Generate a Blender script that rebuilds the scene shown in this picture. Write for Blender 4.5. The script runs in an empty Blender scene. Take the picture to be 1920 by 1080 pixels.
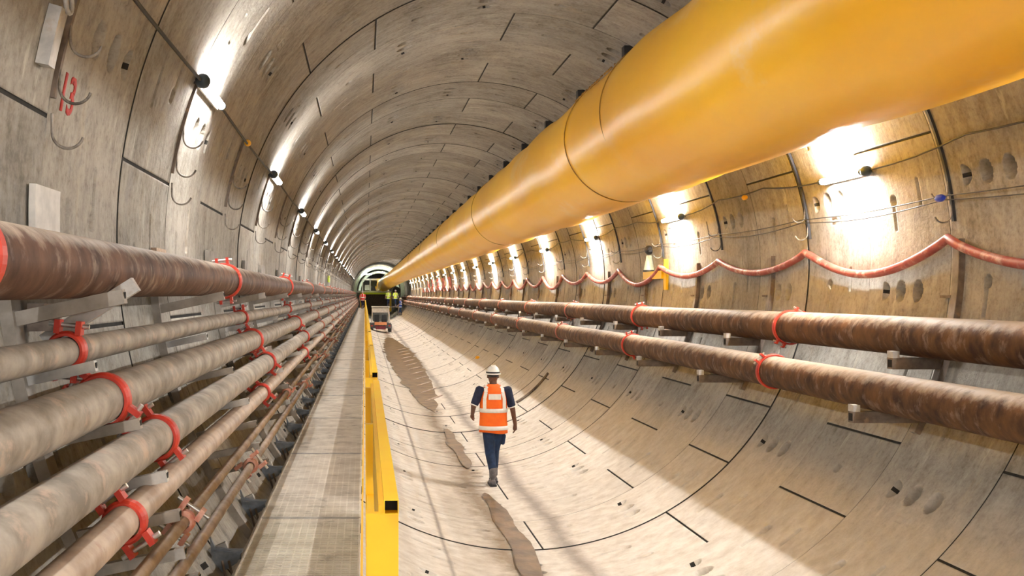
import bpy, bmesh, math, random
import numpy as np
from mathutils import Vector, Matrix, noise

random.seed(7)
PI = math.pi
SC = bpy.context.scene
COL = SC.collection
# ------------------------------------------------------------------ camera
CZ = 3.07                       # camera height above the invert
F = 1900.0
cam = bpy.data.cameras.new('camera')
camo = bpy.data.objects.new('camera', cam)
COL.objects.link(camo)
cam.sensor_width = 36.0
cam.lens = 36.0 * F / 1920.0
cam.shift_x = (960 - 684) / 1920.0
cam.shift_y = (552 - 540) / 1920.0
cam.clip_start = 0.05
cam.clip_end = 500
camo.location = (0, 0, CZ)
camo.rotation_euler = (PI / 2, 0, 0)
SC.camera = camo
# ------------------------------------------------------------------ world, exposure
w = bpy.data.worlds.new('world')
SC.world = w
w.use_nodes = True
w.node_tree.nodes['Background'].inputs[0].default_value = (1.0, 0.96, 0.90, 1)
w.node_tree.nodes['Background'].inputs[1].default_value = 1.2
SC.view_settings.view_transform = 'Standard'
SC.view_settings.look = 'None'
SC.view_settings.gamma = 1.0
SC.view_settings.use_curve_mapping = False
SC.view_settings.exposure = 1.85
LAMP_L = 85.0                  # emission of the tubes on the left wall
LAMP_R = 255.0                  # emission of the tubes on the right wall
SC.cycles.max_bounces = 6
SC.cycles.diffuse_bounces = 4
SC.cycles.glossy_bounces = 3
SC.cycles.sample_clamp_indirect = 6.0
SC.cycles.caustics_reflective = False
SC.cycles.caustics_refractive = False
try:
    SC.cycles.use_light_tree = True
except Exception:
    pass

# ------------------------------------------------------------------ the tunnel's measures
AX, AZ, R, W = 1.9, CZ + 0.36, 3.43, 1.48      # axis x, axis z, inner radius, ring width
Y0 = 9.2                                        # a ring joint
FIRST, LAST = -12, 92                           # ring indices
YEND = Y0 + LAST * W


def wall_x(z, side, inset=0.0):
    """x of the lining at height z (absolute)."""
    r = R - inset
    d = math.sqrt(max(0.0, r * r - (z - AZ) ** 2))
    return AX - d if side < 0 else AX + d


def floor_z(x, inset=0.0):
    r = R - inset
    return AZ - math.sqrt(max(0.0, r * r - (x - AX) ** 2))


# ------------------------------------------------------------------ materials
def nmat(name):
    m = bpy.data.materials.new(name)
    m.use_nodes = True
    return m, m.node_tree, m.node_tree.nodes['Principled BSDF']


class NT:
    def __init__(s, tree):
        s.t = tree

    def n(s, typ, **kw):
        nd = s.t.nodes.new(typ)
        for k, v in kw.items():
            setattr(nd, k, v)
        return nd

    def link(s, a, b):
        s.t.links.new(a, b)

    def val(s, sock, v):
        if isinstance(v, bpy.types.NodeSocket):
            s.link(v, sock)
        else:
            sock.default_value = v

    def math(s, op, a, b=0.0, c=None, clamp=False):
        nd = s.n('ShaderNodeMath', operation=op)
        nd.use_clamp = clamp
        s.val(nd.inputs[0], a)
        s.val(nd.inputs[1], b)
        if c is not None:
            s.val(nd.inputs[2], c)
        return nd.outputs[0]

    def noise(s, vec, scale, detail=4, rough=0.55):
        nd = s.n('ShaderNodeTexNoise')
        s.link(vec, nd.inputs['Vector'])
        nd.inputs['Scale'].default_value = scale
        nd.inputs['Detail'].default_value = detail
        nd.inputs['Roughness'].default_value = rough
        return nd.outputs['Fac']

    def mapping(s, vec, scale):
        nd = s.n('ShaderNodeMapping')
        s.link(vec, nd.inputs['Vector'])
        nd.inputs['Scale'].default_value = scale
        return nd.outputs[0]

    def ramp(s, fac, p0, p1, c0=(0, 0, 0, 1), c1=(1, 1, 1, 1)):
        nd = s.n('ShaderNodeValToRGB')
        s.link(fac, nd.inputs[0])
        e = nd.color_ramp.elements
        if p0 > p1:
            p0, p1, c0, c1 = p1, p0, c1, c0
        e[0].position, e[1].position = p0, p1
        e[0].color, e[1].color = c0, c1
        return nd.outputs[0]

    def mix(s, fac, a, b, mode='MIX'):
        nd = s.n('ShaderNodeMix', data_type='RGBA', blend_type=mode)
        s.val(nd.inputs[0], fac)
        for sock, v in ((nd.inputs[6], a), (nd.inputs[7], b)):
            if isinstance(v, tuple):
                sock.default_value = (*v[:3], 1)
            else:
                s.link(v, sock)
        return nd.outputs[2]

    def bump(s, h, strength, dist, bsdf):
        nd = s.n('ShaderNodeBump')
        s.link(h, nd.inputs['Height'])
        nd.inputs['Strength'].default_value = strength
        nd.inputs['Distance'].default_value = dist
        s.link(nd.outputs[0], bsdf.inputs['Normal'])


def concrete():
    m, t, b = nmat('cast_concrete')
    k = NT(t)
    pos = k.n('ShaderNodeNewGeometry').outputs['Position']
    isl = [x for x in t.nodes if x.bl_idname == 'ShaderNodeNewGeometry'][0].outputs['Random Per Island']
    sep = k.n('ShaderNodeSeparateXYZ')
    k.link(pos, sep.inputs[0])
    x, y, z = sep.outputs
    dx = k.math('SUBTRACT', x, AX)
    dz = k.math('SUBTRACT', z, AZ)
    ang = k.math('ARCTAN2', dx, k.math('MULTIPLY', dz, 1.0))
    arc = k.math('MULTIPLY', ang, R)
    cv = k.n('ShaderNodeCombineXYZ')
    k.link(arc, cv.inputs[0])
    k.link(y, cv.inputs[1])
    v = cv.outputs[0]
    # per ring random
    ring = k.math('FLOOR', k.math('DIVIDE', k.math('SUBTRACT', y, Y0), W))
    wn = k.n('ShaderNodeTexWhiteNoise', noise_dimensions='1D')
    k.link(k.math('ADD', ring, k.math('MULTIPLY', isl, 13.7)), wn.inputs['W'])
    tint = wn.outputs['Value']
    big = k.noise(k.mapping(pos, (1, 1, 1)), 0.9, 6, 0.6)
    streak = k.noise(k.mapping(v, (0.6, 5.5, 1)), 2.2, 5, 0.65)
    fine = k.noise(k.mapping(pos, (1, 1, 1)), 22.0, 4, 0.7)
    mid = k.noise(k.mapping(v, (1.0, 1.5, 1)), 3.4, 6, 0.68)
    c = k.mix(k.ramp(big, 0.34, 0.66), (0.195, 0.172, 0.142), (0.35, 0.318, 0.272))
    c = k.mix(k.math('MULTIPLY', k.ramp(mid, 0.46, 0.66), 0.50), c, (0.44, 0.41, 0.36))
    c = k.mix(k.math('MULTIPLY', k.ramp(mid, 0.46, 0.30), 0.50), c, (0.125, 0.108, 0.09))
    c = k.mix(k.math('MULTIPLY', k.ramp(streak, 0.46, 0.72), 0.32), c, (0.46, 0.43, 0.375))
    c = k.mix(k.math('MULTIPLY', k.ramp(streak, 0.46, 0.26), 0.28), c, (0.125, 0.105, 0.088))
    # ochre, pale and grey seep marks
    seep = k.noise(k.mapping(v, (0.8, 3.0, 1)), 1.1, 5, 0.65)
    c = k.mix(k.math('MULTIPLY', k.ramp(seep, 0.60, 0.70), 0.38), c, (0.45, 0.34, 0.21))
    seep2 = k.noise(k.mapping(v, (1.3, 1.6, 1)), 1.9, 6, 0.7)
    c = k.mix(k.math('MULTIPLY', k.ramp(seep2, 0.57, 0.66), 0.40), c, (0.23, 0.23, 0.235))
    seep3 = k.noise(k.mapping(v, (0.7, 2.6, 2)), 2.3, 6, 0.7)
    c = k.mix(k.math('MULTIPLY', k.ramp(seep3, 0.60, 0.68), 0.40), c, (0.66, 0.62, 0.54))
    c = k.mix(k.math('MULTIPLY', k.ramp(fine, 0.40, 0.62), 0.25), c, (0.52, 0.485, 0.425))
    c = k.mix(k.math('MULTIPLY', k.ramp(fine, 0.42, 0.30), 0.40), c, (0.13, 0.11, 0.09))
    # ring to ring shade of the casting
    hsv = k.n('ShaderNodeHueSaturation')
    k.link(c, hsv.inputs['Color'])
    hsv.inputs['Saturation'].default_value = 0.88
    k.link(k.math('ADD', k.math('MULTIPLY', tint, 0.22), 0.90), hsv.inputs['Value'])
    c = hsv.outputs[0]
    # pale dried grout dust over the invert, with its trodden tracks
    dust_lift = k.math('MULTIPLY', k.ramp(k.math('ADD', k.math('DIVIDE', z, 4.0), k.math('MULTIPLY', big, 0.25)), 0.52, 0.22), 0.85)
    dv = k.noise(k.mapping(v, (2.0, 2.6, 1)), 2.2, 6, 0.65)
    dcol = k.mix(k.ramp(dv, 0.34, 0.62), (0.68, 0.62, 0.54), (0.90, 0.86, 0.79))
    c = k.mix(dust_lift, c, dcol)

    def band(cx, wd, wob, fac, col, c):
        wv = k.noise(k.mapping(v, (0.0, 0.35, 1)), 1.0, 3, 0.6)
        d = k.math('ABSOLUTE', k.math('SUBTRACT', x, k.math('ADD', cx - wob / 2, k.math('MULTIPLY', wv, wob))))
        edge = k.noise(k.mapping(pos, (1, 1, 1)), 5.0, 5, 0.7)
        dd = k.math('ADD', k.math('DIVIDE', d, wd), k.math('MULTIPLY', edge, 1.6))
        f = k.math('MULTIPLY', k.ramp(dd, 1.45, 0.95) if False else k.math('SUBTRACT', 1.9, dd, clamp=True), fac)
        low = k.math('LESS_THAN', z, 1.2)
        return k.mix(k.math('MULTIPLY', f, low), c, col)
    c = band(1.72, 0.30, 0.5, 0.8, (0.24, 0.17, 0.105), c)
    c = band(2.45, 0.16, 0.3, 0.7, (0.25, 0.21, 0.19), c)
    c = band(0.93, 0.035, 0.04, 0.7, (0.30, 0.27, 0.25), c)
    k.link(c, b.inputs['Base Color'])
    b.inputs['Roughness'].default_value = 0.88
    b.inputs['Specular IOR Level'].default_value = 0.18
    h = k.math('ADD', k.math('MULTIPLY', streak, 1.0), k.math('MULTIPLY', fine, 0.9))
    k.bump(h, 0.55, 0.012, b)
    return m


def noisy(name, c0, c1, rough=0.6, metal=0.0, scale=6.0, c2=None, c2pos=(0.6, 0.7), c2fac=0.8, stretch=(1, 1, 1), bump=0.2,
          bdist=0.004, spec=0.5, coat=0.0, pr=(0.35, 0.65), obj=False, dust_lift=None):
    m, t, b = nmat(name)
    k = NT(t)
    if obj:
        src = k.n('ShaderNodeTexCoord').outputs['Object']
    else:
        src = k.n('ShaderNodeNewGeometry').outputs['Position']
    v = k.mapping(src, stretch)
    f = k.noise(v, scale, 5, 0.6)
    c = k.mix(k.ramp(f, *pr), c0, c1)
    if c2:
        f2 = k.noise(k.mapping(src, tuple(s * 0.73 for s in stretch)), scale * 1.9, 6, 0.65)
        c = k.mix(k.math('MULTIPLY', k.ramp(f2, *c2pos), c2fac), c, c2)
    if dust_lift:  # upward faces coloured paler: settled dust plus the pipe's top highlight
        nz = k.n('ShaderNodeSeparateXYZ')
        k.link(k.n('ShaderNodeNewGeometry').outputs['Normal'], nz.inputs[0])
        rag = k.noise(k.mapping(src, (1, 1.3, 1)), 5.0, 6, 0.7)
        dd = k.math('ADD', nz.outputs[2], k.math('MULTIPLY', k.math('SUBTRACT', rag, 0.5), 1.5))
        c = k.mix(k.math('MULTIPLY', k.ramp(dd, 0.45, 0.95), 0.7), c, dust_lift)
    k.link(c, b.inputs['Base Color'])
    b.inputs['Roughness'].default_value = rough
    b.inputs['Metallic'].default_value = metal
    b.inputs['Specular IOR Level'].default_value = spec
    b.inputs['Coat Weight'].default_value = coat
    if bump:
        k.bump(f, bump, bdist, b)
    return m


def emit(name, col, s):
    m, t, b = nmat(name)
    b.inputs['Emission Color'].default_value = (*col, 1)
    b.inputs['Emission Strength'].default_value = s
    b.inputs['Base Color'].default_value = (0.8, 0.8, 0.8, 1)
    return m


M = {}
M['concrete'] = concrete()
M['gasket'] = noisy('black_gasket', (0.012, 0.011, 0.010), (0.03, 0.027, 0.024), 0.9)
M['duct'] = noisy('yellow_duct_fabric', (0.94, 0.47, 0.010), (0.99, 0.56, 0.018), 0.33, scale=0.7, stretch=(1, 0.5, 1), bump=0.5,
                  bdist=0.05, c2=(0.95, 0.70, 0.38), c2pos=(0.60, 0.68), c2fac=0.4, spec=0.55)
M['seam'] = noisy('duct_seam', (0.25, 0.12, 0.02), (0.45, 0.24, 0.03), 0.6)
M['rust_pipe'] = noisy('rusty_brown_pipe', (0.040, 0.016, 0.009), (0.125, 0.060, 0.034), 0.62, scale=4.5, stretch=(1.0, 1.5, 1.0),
                       c2=(0.46, 0.36, 0.28), c2pos=(0.53, 0.68), c2fac=0.35, bump=0.3, spec=0.18, dust_lift=(0.44, 0.37, 0.30))
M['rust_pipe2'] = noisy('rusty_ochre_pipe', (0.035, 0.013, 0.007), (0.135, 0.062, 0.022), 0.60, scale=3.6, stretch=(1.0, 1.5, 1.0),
                        c2=(0.44, 0.34, 0.27), c2pos=(0.54, 0.68), c2fac=0.32, bump=0.3, spec=0.18, dust_lift=(0.44, 0.37, 0.30))
M['grey_pipe'] = noisy('dusty_grey_pipe', (0.19, 0.165, 0.138), (0.38, 0.335, 0.285), 0.65, scale=6.0, stretch=(1.0, 0.9, 1.0),
                       c2=(0.50, 0.36, 0.28), c2pos=(0.55, 0.66), c2fac=0.6, bump=0.25, spec=0.25)
M['tan_pipe'] = noisy('dusty_tan_pipe', (0.27, 0.195, 0.145), (0.46, 0.365, 0.29), 0.55, scale=6.0, stretch=(1, 1.2, 1),
                      c2=(0.26, 0.14, 0.10), c2pos=(0.58, 0.70), c2fac=0.6, bump=0.2)
M['red'] = noisy('red_coupling_paint', (0.40, 0.020, 0.009), (0.55, 0.05, 0.024), 0.5, scale=9, c2=(0.75, 0.40, 0.30), c2pos=(0.62, 0.72), c2fac=0.6)
M['dull_red'] = noisy('dull_red_coupling', (0.30, 0.07, 0.045), (0.42, 0.16, 0.11), 0.6, scale=12)
M['pink'] = noisy('dusty_red_coupling', (0.62, 0.20, 0.14), (0.75, 0.45, 0.36), 0.6, scale=14)
M['galv'] = noisy('galvanised_steel', (0.36, 0.35, 0.34), (0.56, 0.54, 0.51), 0.5, metal=0.25, scale=9, c2=(0.40, 0.31, 0.24), c2pos=(0.58, 0.7), c2fac=0.6)
M['dark_steel'] = noisy('dark_rusty_steel', (0.10, 0.075, 0.06), (0.22, 0.17, 0.135), 0.7, scale=8, c2=(0.30, 0.20, 0.13), c2pos=(0.6, 0.7))
M['post_grey'] = noisy('grey_support_steel', (0.20, 0.175, 0.15), (0.34, 0.30, 0.26), 0.65, scale=6)
M['blue_steel'] = noisy('blue_grey_steel', (0.12, 0.14, 0.17), (0.24, 0.26, 0.29), 0.5, metal=0.2, scale=12)
M['bolt'] = noisy('zinc_bolt', (0.5, 0.5, 0.48), (0.7, 0.7, 0.68), 0.35, metal=0.8, scale=20)
M['rail_yellow'] = noisy('yellow_rail_paint', (1.0, 0.56, 0.005), (1.0, 0.64, 0.01), 0.42, scale=3, c2=(0.75, 0.38, 0.12), c2pos=(0.68, 0.76), c2fac=0.6)
M['grating'] = noisy('dusty_grating', (0.58, 0.52, 0.45), (0.78, 0.73, 0.65), 0.7, scale=4, c2=(0.30, 0.27, 0.23), c2pos=(0.55, 0.68), c2fac=0.6)
M['black'] = noisy('black_rubber', (0.012, 0.013, 0.016), (0.03, 0.032, 0.038), 0.5)
M['lamp_cap'] = noisy('blue_black_plastic', (0.02, 0.035, 0.05), (0.05, 0.075, 0.095), 0.4)
M['hole_shade'] = noisy('hollow_end_shade', (0.006, 0.005, 0.004), (0.012, 0.01, 0.008), 0.95)  # near-black standing for the shade inside open steel ends
M['hose'] = noisy('dusty_red_hose', (0.27, 0.035, 0.025), (0.40, 0.09, 0.065), 0.5, scale=5, c2=(0.58, 0.40, 0.34), c2pos=(0.52, 0.66), c2fac=0.75)
M['white_board'] = noisy('pale_board', (0.55, 0.53, 0.50), (0.72, 0.69, 0.65), 0.7, scale=8)
M['cork'] = noisy('speckled_board', (0.30, 0.20, 0.14), (0.55, 0.42, 0.32), 0.9, scale=60)
M['red_paint'] = noisy('red_spray_paint', (0.38, 0.018, 0.012), (0.48, 0.04, 0.03), 0.7, scale=30)
M['hook'] = noisy('hook_steel', (0.10, 0.085, 0.07), (0.34, 0.30, 0.26), 0.5, metal=0.3, scale=15)
M['yellow_plastic'] = noisy('yellow_plastic', (0.95, 0.48, 0.01), (1.0, 0.55, 0.02), 0.4)
M['blue_plastic'] = noisy('blue_plastic', (0.01, 0.04, 0.45), (0.02, 0.06, 0.55), 0.4)
M['yellow_bright'] = noisy('bright_yellow_paint', (0.98, 0.60, 0.01), (1.0, 0.66, 0.02), 0.4)
M['skin'] = noisy('brown_skin', (0.115, 0.047, 0.026), (0.16, 0.07, 0.04), 0.5, scale=20, obj=True)
M['skin2'] = noisy('light_skin', (0.45, 0.25, 0.17), (0.5, 0.29, 0.2), 0.5, scale=20, obj=True)
M['orange_cloth'] = noisy('orange_safety_cloth', (0.95, 0.135, 0.008), (1.0, 0.19, 0.012), 0.75, scale=6, obj=True, bump=0.5, bdist=0.02)
M['lime_cloth'] = noisy('lime_safety_cloth', (0.65, 0.85, 0.05), (0.75, 0.9, 0.1), 0.75, scale=6, obj=True)
M['blue_cloth'] = noisy('blue_work_cloth', (0.01, 0.05, 0.3), (0.02, 0.07, 0.38), 0.75, scale=6, obj=True)
M['red_cloth'] = noisy('red_work_cloth', (0.65, 0.03, 0.02), (0.75, 0.05, 0.03), 0.75, scale=6, obj=True)
M['navy_cloth'] = noisy('navy_cloth', (0.008, 0.012, 0.035), (0.02, 0.027, 0.07), 0.85, scale=9, obj=True)
M['jeans'] = noisy('blue_trousers', (0.006, 0.018, 0.055), (0.012, 0.036, 0.10), 0.85, scale=12, obj=True, bump=0.5, bdist=0.02)
M['silver'] = noisy('reflective_tape', (0.82, 0.80, 0.76), (0.9, 0.88, 0.84), 0.4, scale=20, obj=True)
M['helmet'] = noisy('white_helmet', (0.80, 0.80, 0.76), (0.86, 0.86, 0.82), 0.3, obj=True, bump=0)
M['boot'] = noisy('grey_boot_rubber', (0.08, 0.075, 0.085), (0.17, 0.16, 0.17), 0.6, scale=14, obj=True)
M['sole'] = noisy('dark_sole', (0.02, 0.02, 0.025), (0.05, 0.045, 0.05), 0.7, obj=True)
M['green_steel'] = noisy('pale_green_steel', (0.50, 0.60, 0.48), (0.66, 0.74, 0.62), 0.5)
M['white_steel'] = noisy('white_steel', (0.72, 0.76, 0.72), (0.82, 0.85, 0.80), 0.5)
M['dark_panel'] = noisy('dark_panel', (0.02, 0.035, 0.04), (0.05, 0.07, 0.08), 0.5)
M['chassis'] = noisy('dark_chassis_paint', (0.05, 0.05, 0.055), (0.13, 0.12, 0.12), 0.5)
M['cream_paint'] = noisy('cream_paint', (0.50, 0.46, 0.40), (0.62, 0.57, 0.50), 0.5)
M['orange_paint'] = noisy('orange_paint', (0.65, 0.25, 0.10), (0.75, 0.34, 0.16), 0.5)
M['maroon'] = noisy('maroon_paint', (0.12, 0.012, 0.018), (0.2, 0.02, 0.03), 0.4)
mw, tw, bw = nmat('muddy_water')
kw_ = NT(tw)
pw = kw_.n('ShaderNodeNewGeometry').outputs['Position']
kw_.link(kw_.mix(kw_.ramp(kw_.noise(pw, 3.0), 0.35, 0.65), (0.11, 0.066, 0.028), (0.22, 0.14, 0.066)), bw.inputs['Base Color'])
bw.inputs['Roughness'].default_value = 0.42
bw.inputs['Specular IOR Level'].default_value = 0.10
kw_.bump(kw_.noise(kw_.mapping(pw, (3.0, 1.4, 1)), 2.6, 3), 0.35, 0.02, bw)
M['water'] = mw
M['glass_dark'] = noisy('dusty_glass', (0.12, 0.13, 0.12), (0.2, 0.2, 0.18), 0.15)
M['tubeL'] = emit('white_tube_light_left', (1.0, 0.975, 0.94), LAMP_L)
M['tubeR'] = emit('white_tube_light_right', (1.0, 0.975, 0.94), LAMP_R)


# ------------------------------------------------------------------ mesh builder
class MB:
    def __init__(s):
        s.v, s.f, s.sm = [], [], []

    def add(s, vs, fs, smooth=False):
        o = len(s.v)
        s.v += [tuple(p) for p in vs]
        s.f += [tuple(i + o for i in f) for f in fs]
        s.sm += [smooth] * len(fs)
        return s

    def box(s, x0, x1, y0, y1, z0, z1):
        vs = [(x, y, z) for x in (x0, x1) for y in (y0, y1) for z in (z0, z1)]
        return s.add(vs, [(0, 1, 3, 2), (4, 6, 7, 5), (0, 4, 5, 1), (2, 3, 7, 6), (0, 2, 6, 4), (1, 5, 7, 3)])

    def bar(s, p, q, wd, ht, up=(0, 0, 1)):
        """box-section bar from p to q, wd wide across up, ht high."""
        p, q, up = Vector(p), Vector(q), Vector(up)
        d = (q - p).normalized()
        sd = d.cross(up).normalized() * (wd / 2)
        u = sd.cross(d).normalized() * (ht / 2)
        vs = [e + a * sd + b * u for e in (p, q) for a, b in ((-1, -1), (1, -1), (1, 1), (-1, 1))]
        return s.add(vs, [(3, 2, 1, 0), (4, 5, 6, 7), (0, 1, 5, 4), (1, 2, 6, 5), (2, 3, 7, 6), (3, 0, 4, 7)])

    def tube(s, pts, rad, n=12, closed=False, cap=True, squash=None):
        pts = [Vector(p) for p in pts]
        m = len(pts)
        rad = rad if isinstance(rad, (list, tuple)) else [rad] * m
        vs, prev = [], None
        for i, p in enumerate(pts):
            if closed:
                d = pts[(i + 1) % m] - pts[i - 1]
            else:
                d = pts[min(i + 1, m - 1)] - pts[max(i - 1, 0)]
            d.normalize()
            if prev is None:
                ref = Vector((0, 0, 1)) if abs(d.z) < 0.9 else Vector((1, 0, 0))
                a = d.cross(ref).normalized()
            else:
                a = (prev - d * prev.dot(d)).normalized()
            prev = a
            b2 = d.cross(a)
            for j in range(n):
                t = 2 * PI * j / n
                vs.append(p + (a * math.cos(t) + b2 * math.sin(t)) * rad[i])
        fs = []
        for i in range(m if closed else m - 1):
            i2 = (i + 1) % m
            for j in range(n):
                j2 = (j + 1) % n
                fs.append((i * n + j, i * n + j2, i2 * n + j2, i2 * n + j))
        s.add(vs, fs, True)
        if cap and not closed:
            s.add(vs[:n], [tuple(reversed(range(n)))])
            s.add(vs[-n:], [tuple(range(n))])
        return s

    def ball(s, c, r, n=14, sz=(1, 1, 1)):
        vs, fs = [], []
        m = n // 2 + 1
        for i in range(m + 1):
            ph = PI * i / m
            for j in range(n):
                t = 2 * PI * j / n
                vs.append((c[0] + r * sz[0] * math.sin(ph) * math.cos(t), c[1] + r * sz[1] * math.sin(ph) * math.sin(t), c[2] + r * sz[2] * math.cos(ph)))
        for i in range(m):
            for j in range(n):
                j2 = (j + 1) % n
                fs.append((i * n + j, (i + 1) * n + j, (i + 1) * n + j2, i * n + j2))
        return s.add(vs, fs, True)

    def arcbar(s, r0, r1, a0, a1, y0, y1, n=12, ax=AX, az=AZ):
        """bar of rectangular section following the lining; angle 0 = crown, + to the right."""
        vs, fs = [], []
        for i in range(n + 1):
            a = math.radians(a0 + (a1 - a0) * i / n)
            for r, y in ((r0, y0), (r1, y0), (r1, y1), (r0, y1)):
                vs.append((ax + r * math.sin(a), y, az + r * math.cos(a)))
        for i in range(n):
            for j in range(4):
                j2 = (j + 1) % 4
                fs.append((i * 4 + j, (i + 1) * 4 + j, (i + 1) * 4 + j2, i * 4 + j2))
        fs += [(0, 1, 2, 3), (n * 4 + 3, n * 4 + 2, n * 4 + 1, n * 4)]
        return s.add(vs, fs)

    def mesh(s, name, mat):
        me = bpy.data.meshes.new(name)
        me.from_pydata(s.v, [], s.f)
        me.polygons.foreach_set('use_smooth', s.sm)
        me.materials.append(mat)
        me.validate()
        me.update()
        bm = bmesh.new()
        bm.from_mesh(me)
        bmesh.ops.recalc_face_normals(bm, faces=bm.faces)
        bm.to_mesh(me)
        bm.free()
        return me

    def build(s, name, mat, parent=None):
        o = bpy.data.objects.new(name, s.mesh(name, mat))
        COL.objects.link(o)
        if parent is not None:
            o.parent = parent
        return o


SEEN = {}


def tag(o, label=None, cat=None, group=None, kind=None):
    if label:
        o['label'] = label
        if cat:
            SEEN[label] = SEEN.get(label, 0) + 1
    if cat:
        o['category'] = cat
    if group:
        o['group'] = group
    if kind:
        o['kind'] = kind
    return o


def empty(name, loc, label, cat, group=None, rz=0.0):
    o = bpy.data.objects.new(name, None)
    o.empty_display_size = 0.1
    o.location = loc
    o.rotation_euler = (0, 0, rz)
    COL.objects.link(o)
    return tag(o, label, cat, group)


def copy_tree(o, loc, label):
    def rec(src, par):
        c = src.copy()
        COL.objects.link(c)
        c.parent = par
        for ch in src.children:
            rec(ch, c)
        return c
    c = rec(o, None)
    c.location = loc
    c['label'] = label
    return c


UNITS = ['', 'first', 'second', 'third', 'fourth', 'fifth', 'sixth', 'seventh', 'eighth', 'ninth', 'tenth', 'eleventh', 'twelfth', 'thirteenth',
         'fourteenth', 'fifteenth', 'sixteenth', 'seventeenth', 'eighteenth', 'nineteenth']
TENS = ['', '', 'twent', 'thirt', 'fort', 'fift', 'sixt', 'sevent', 'eight', 'ninet']


def nth(k):
    if k == 1:
        return 'nearest'
    if k < 20:
        return UNITS[k] + ' nearest'
    t, u = divmod(k, 10)
    return (TENS[t] + 'ieth' if u == 0 else TENS[t] + 'y-' + UNITS[u]) + ' nearest'


# ------------------------------------------------------------------ the segmental lining
ODD = [2, 53, 104, 150, -150, -99, -48]
EVEN = [20, 71, 120, 134, 176, -133, -82, -31]
RES_A, RES_Y = 0.0125, 0.0135


def pocket_depth(u, v, half):
    """how deep the face of a segment is sunk; u arc metres from its middle, v metres from the near edge."""
    d = np.zeros_like(u)

    def cup(uc, vc, ru, rv, dep, pw=0.5):
        q = ((u - uc) / ru) ** 2 + ((v - vc) / rv) ** 2
        return dep * np.where(q < 1, np.maximum(0, 1 - q) ** pw, 0)
    if half > 0.6:
        for vc in (0.36 * W, 0.57 * W):
            d = np.maximum(d, cup(0, vc, 0.105, 0.080, 0.13, 0.28))
        # D-shaped bolt pocket with its bolt hole
        vc = 0.76 * W
        q = np.sqrt(((u) / 0.09) ** 2 + (np.minimum(0, v - (vc + 0.06)) / 0.13) ** 2)
        dd = np.where((q < 1) & (v < vc + 0.06), 0.15 * (1 - q) ** 0.45, 0)
        d = np.maximum(d, dd)
        d = np.maximum(d, cup(0, vc + 0.035, 0.024, 0.024, 0.17, 0.1))
        for sgn in (-1, 1):
            uc = sgn * half * 0.62
            d = np.maximum(d, cup(uc, 0.62 * W, 0.06, 0.055, 0.06, 0.4))
            d = np.maximum(d, cup(uc, 0.62 * W, 0.022, 0.022, 0.15, 0.1))
            uc2 = uc + 0.17
            slot = (np.abs(u - uc2) < 0.13) & (np.abs(v - 0.63 * W) < 0.022)
            d = np.maximum(d, np.where(slot, 0.05, 0))
            slot = (np.abs(u - uc + 0.05) < 0.13) & (np.abs(v - 0.30 * W) < 0.018)
            d = np.maximum(d, np.where(slot, 0.04, 0))
        # cast lettering frames beside the mid pockets
        for (ua, ub, va, vb) in ((0.19, 0.27, 0.40 * W, 0.44 * W), (0.19, 0.27, 0.47 * W, 0.56 * W)):
            inside = (u > ua) & (u < ub) & (v > va) & (v < vb)
            core = (u > ua + 0.018) & (u < ub - 0.018) & (v > va + 0.02) & (v < vb - 0.02)
            d = np.maximum(d, np.where(inside & ~core, 0.008, 0))
    else:
        d = np.maximum(d, cup(0, 0.5 * W, 0.05, 0.05, 0.06, 0.4))
    return d


def hole_shade_mask(u, v, half):
    if half <= 0.6:
        return np.zeros(u.shape, bool)
    m = (u ** 2 + (v - (0.76 * W + 0.035)) ** 2) < 0.030 ** 2
    for sgn in (-1, 1):
        m |= ((u - sgn * half * 0.62) ** 2 + (v - 0.62 * W) ** 2) < 0.030 ** 2
    return m


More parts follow.
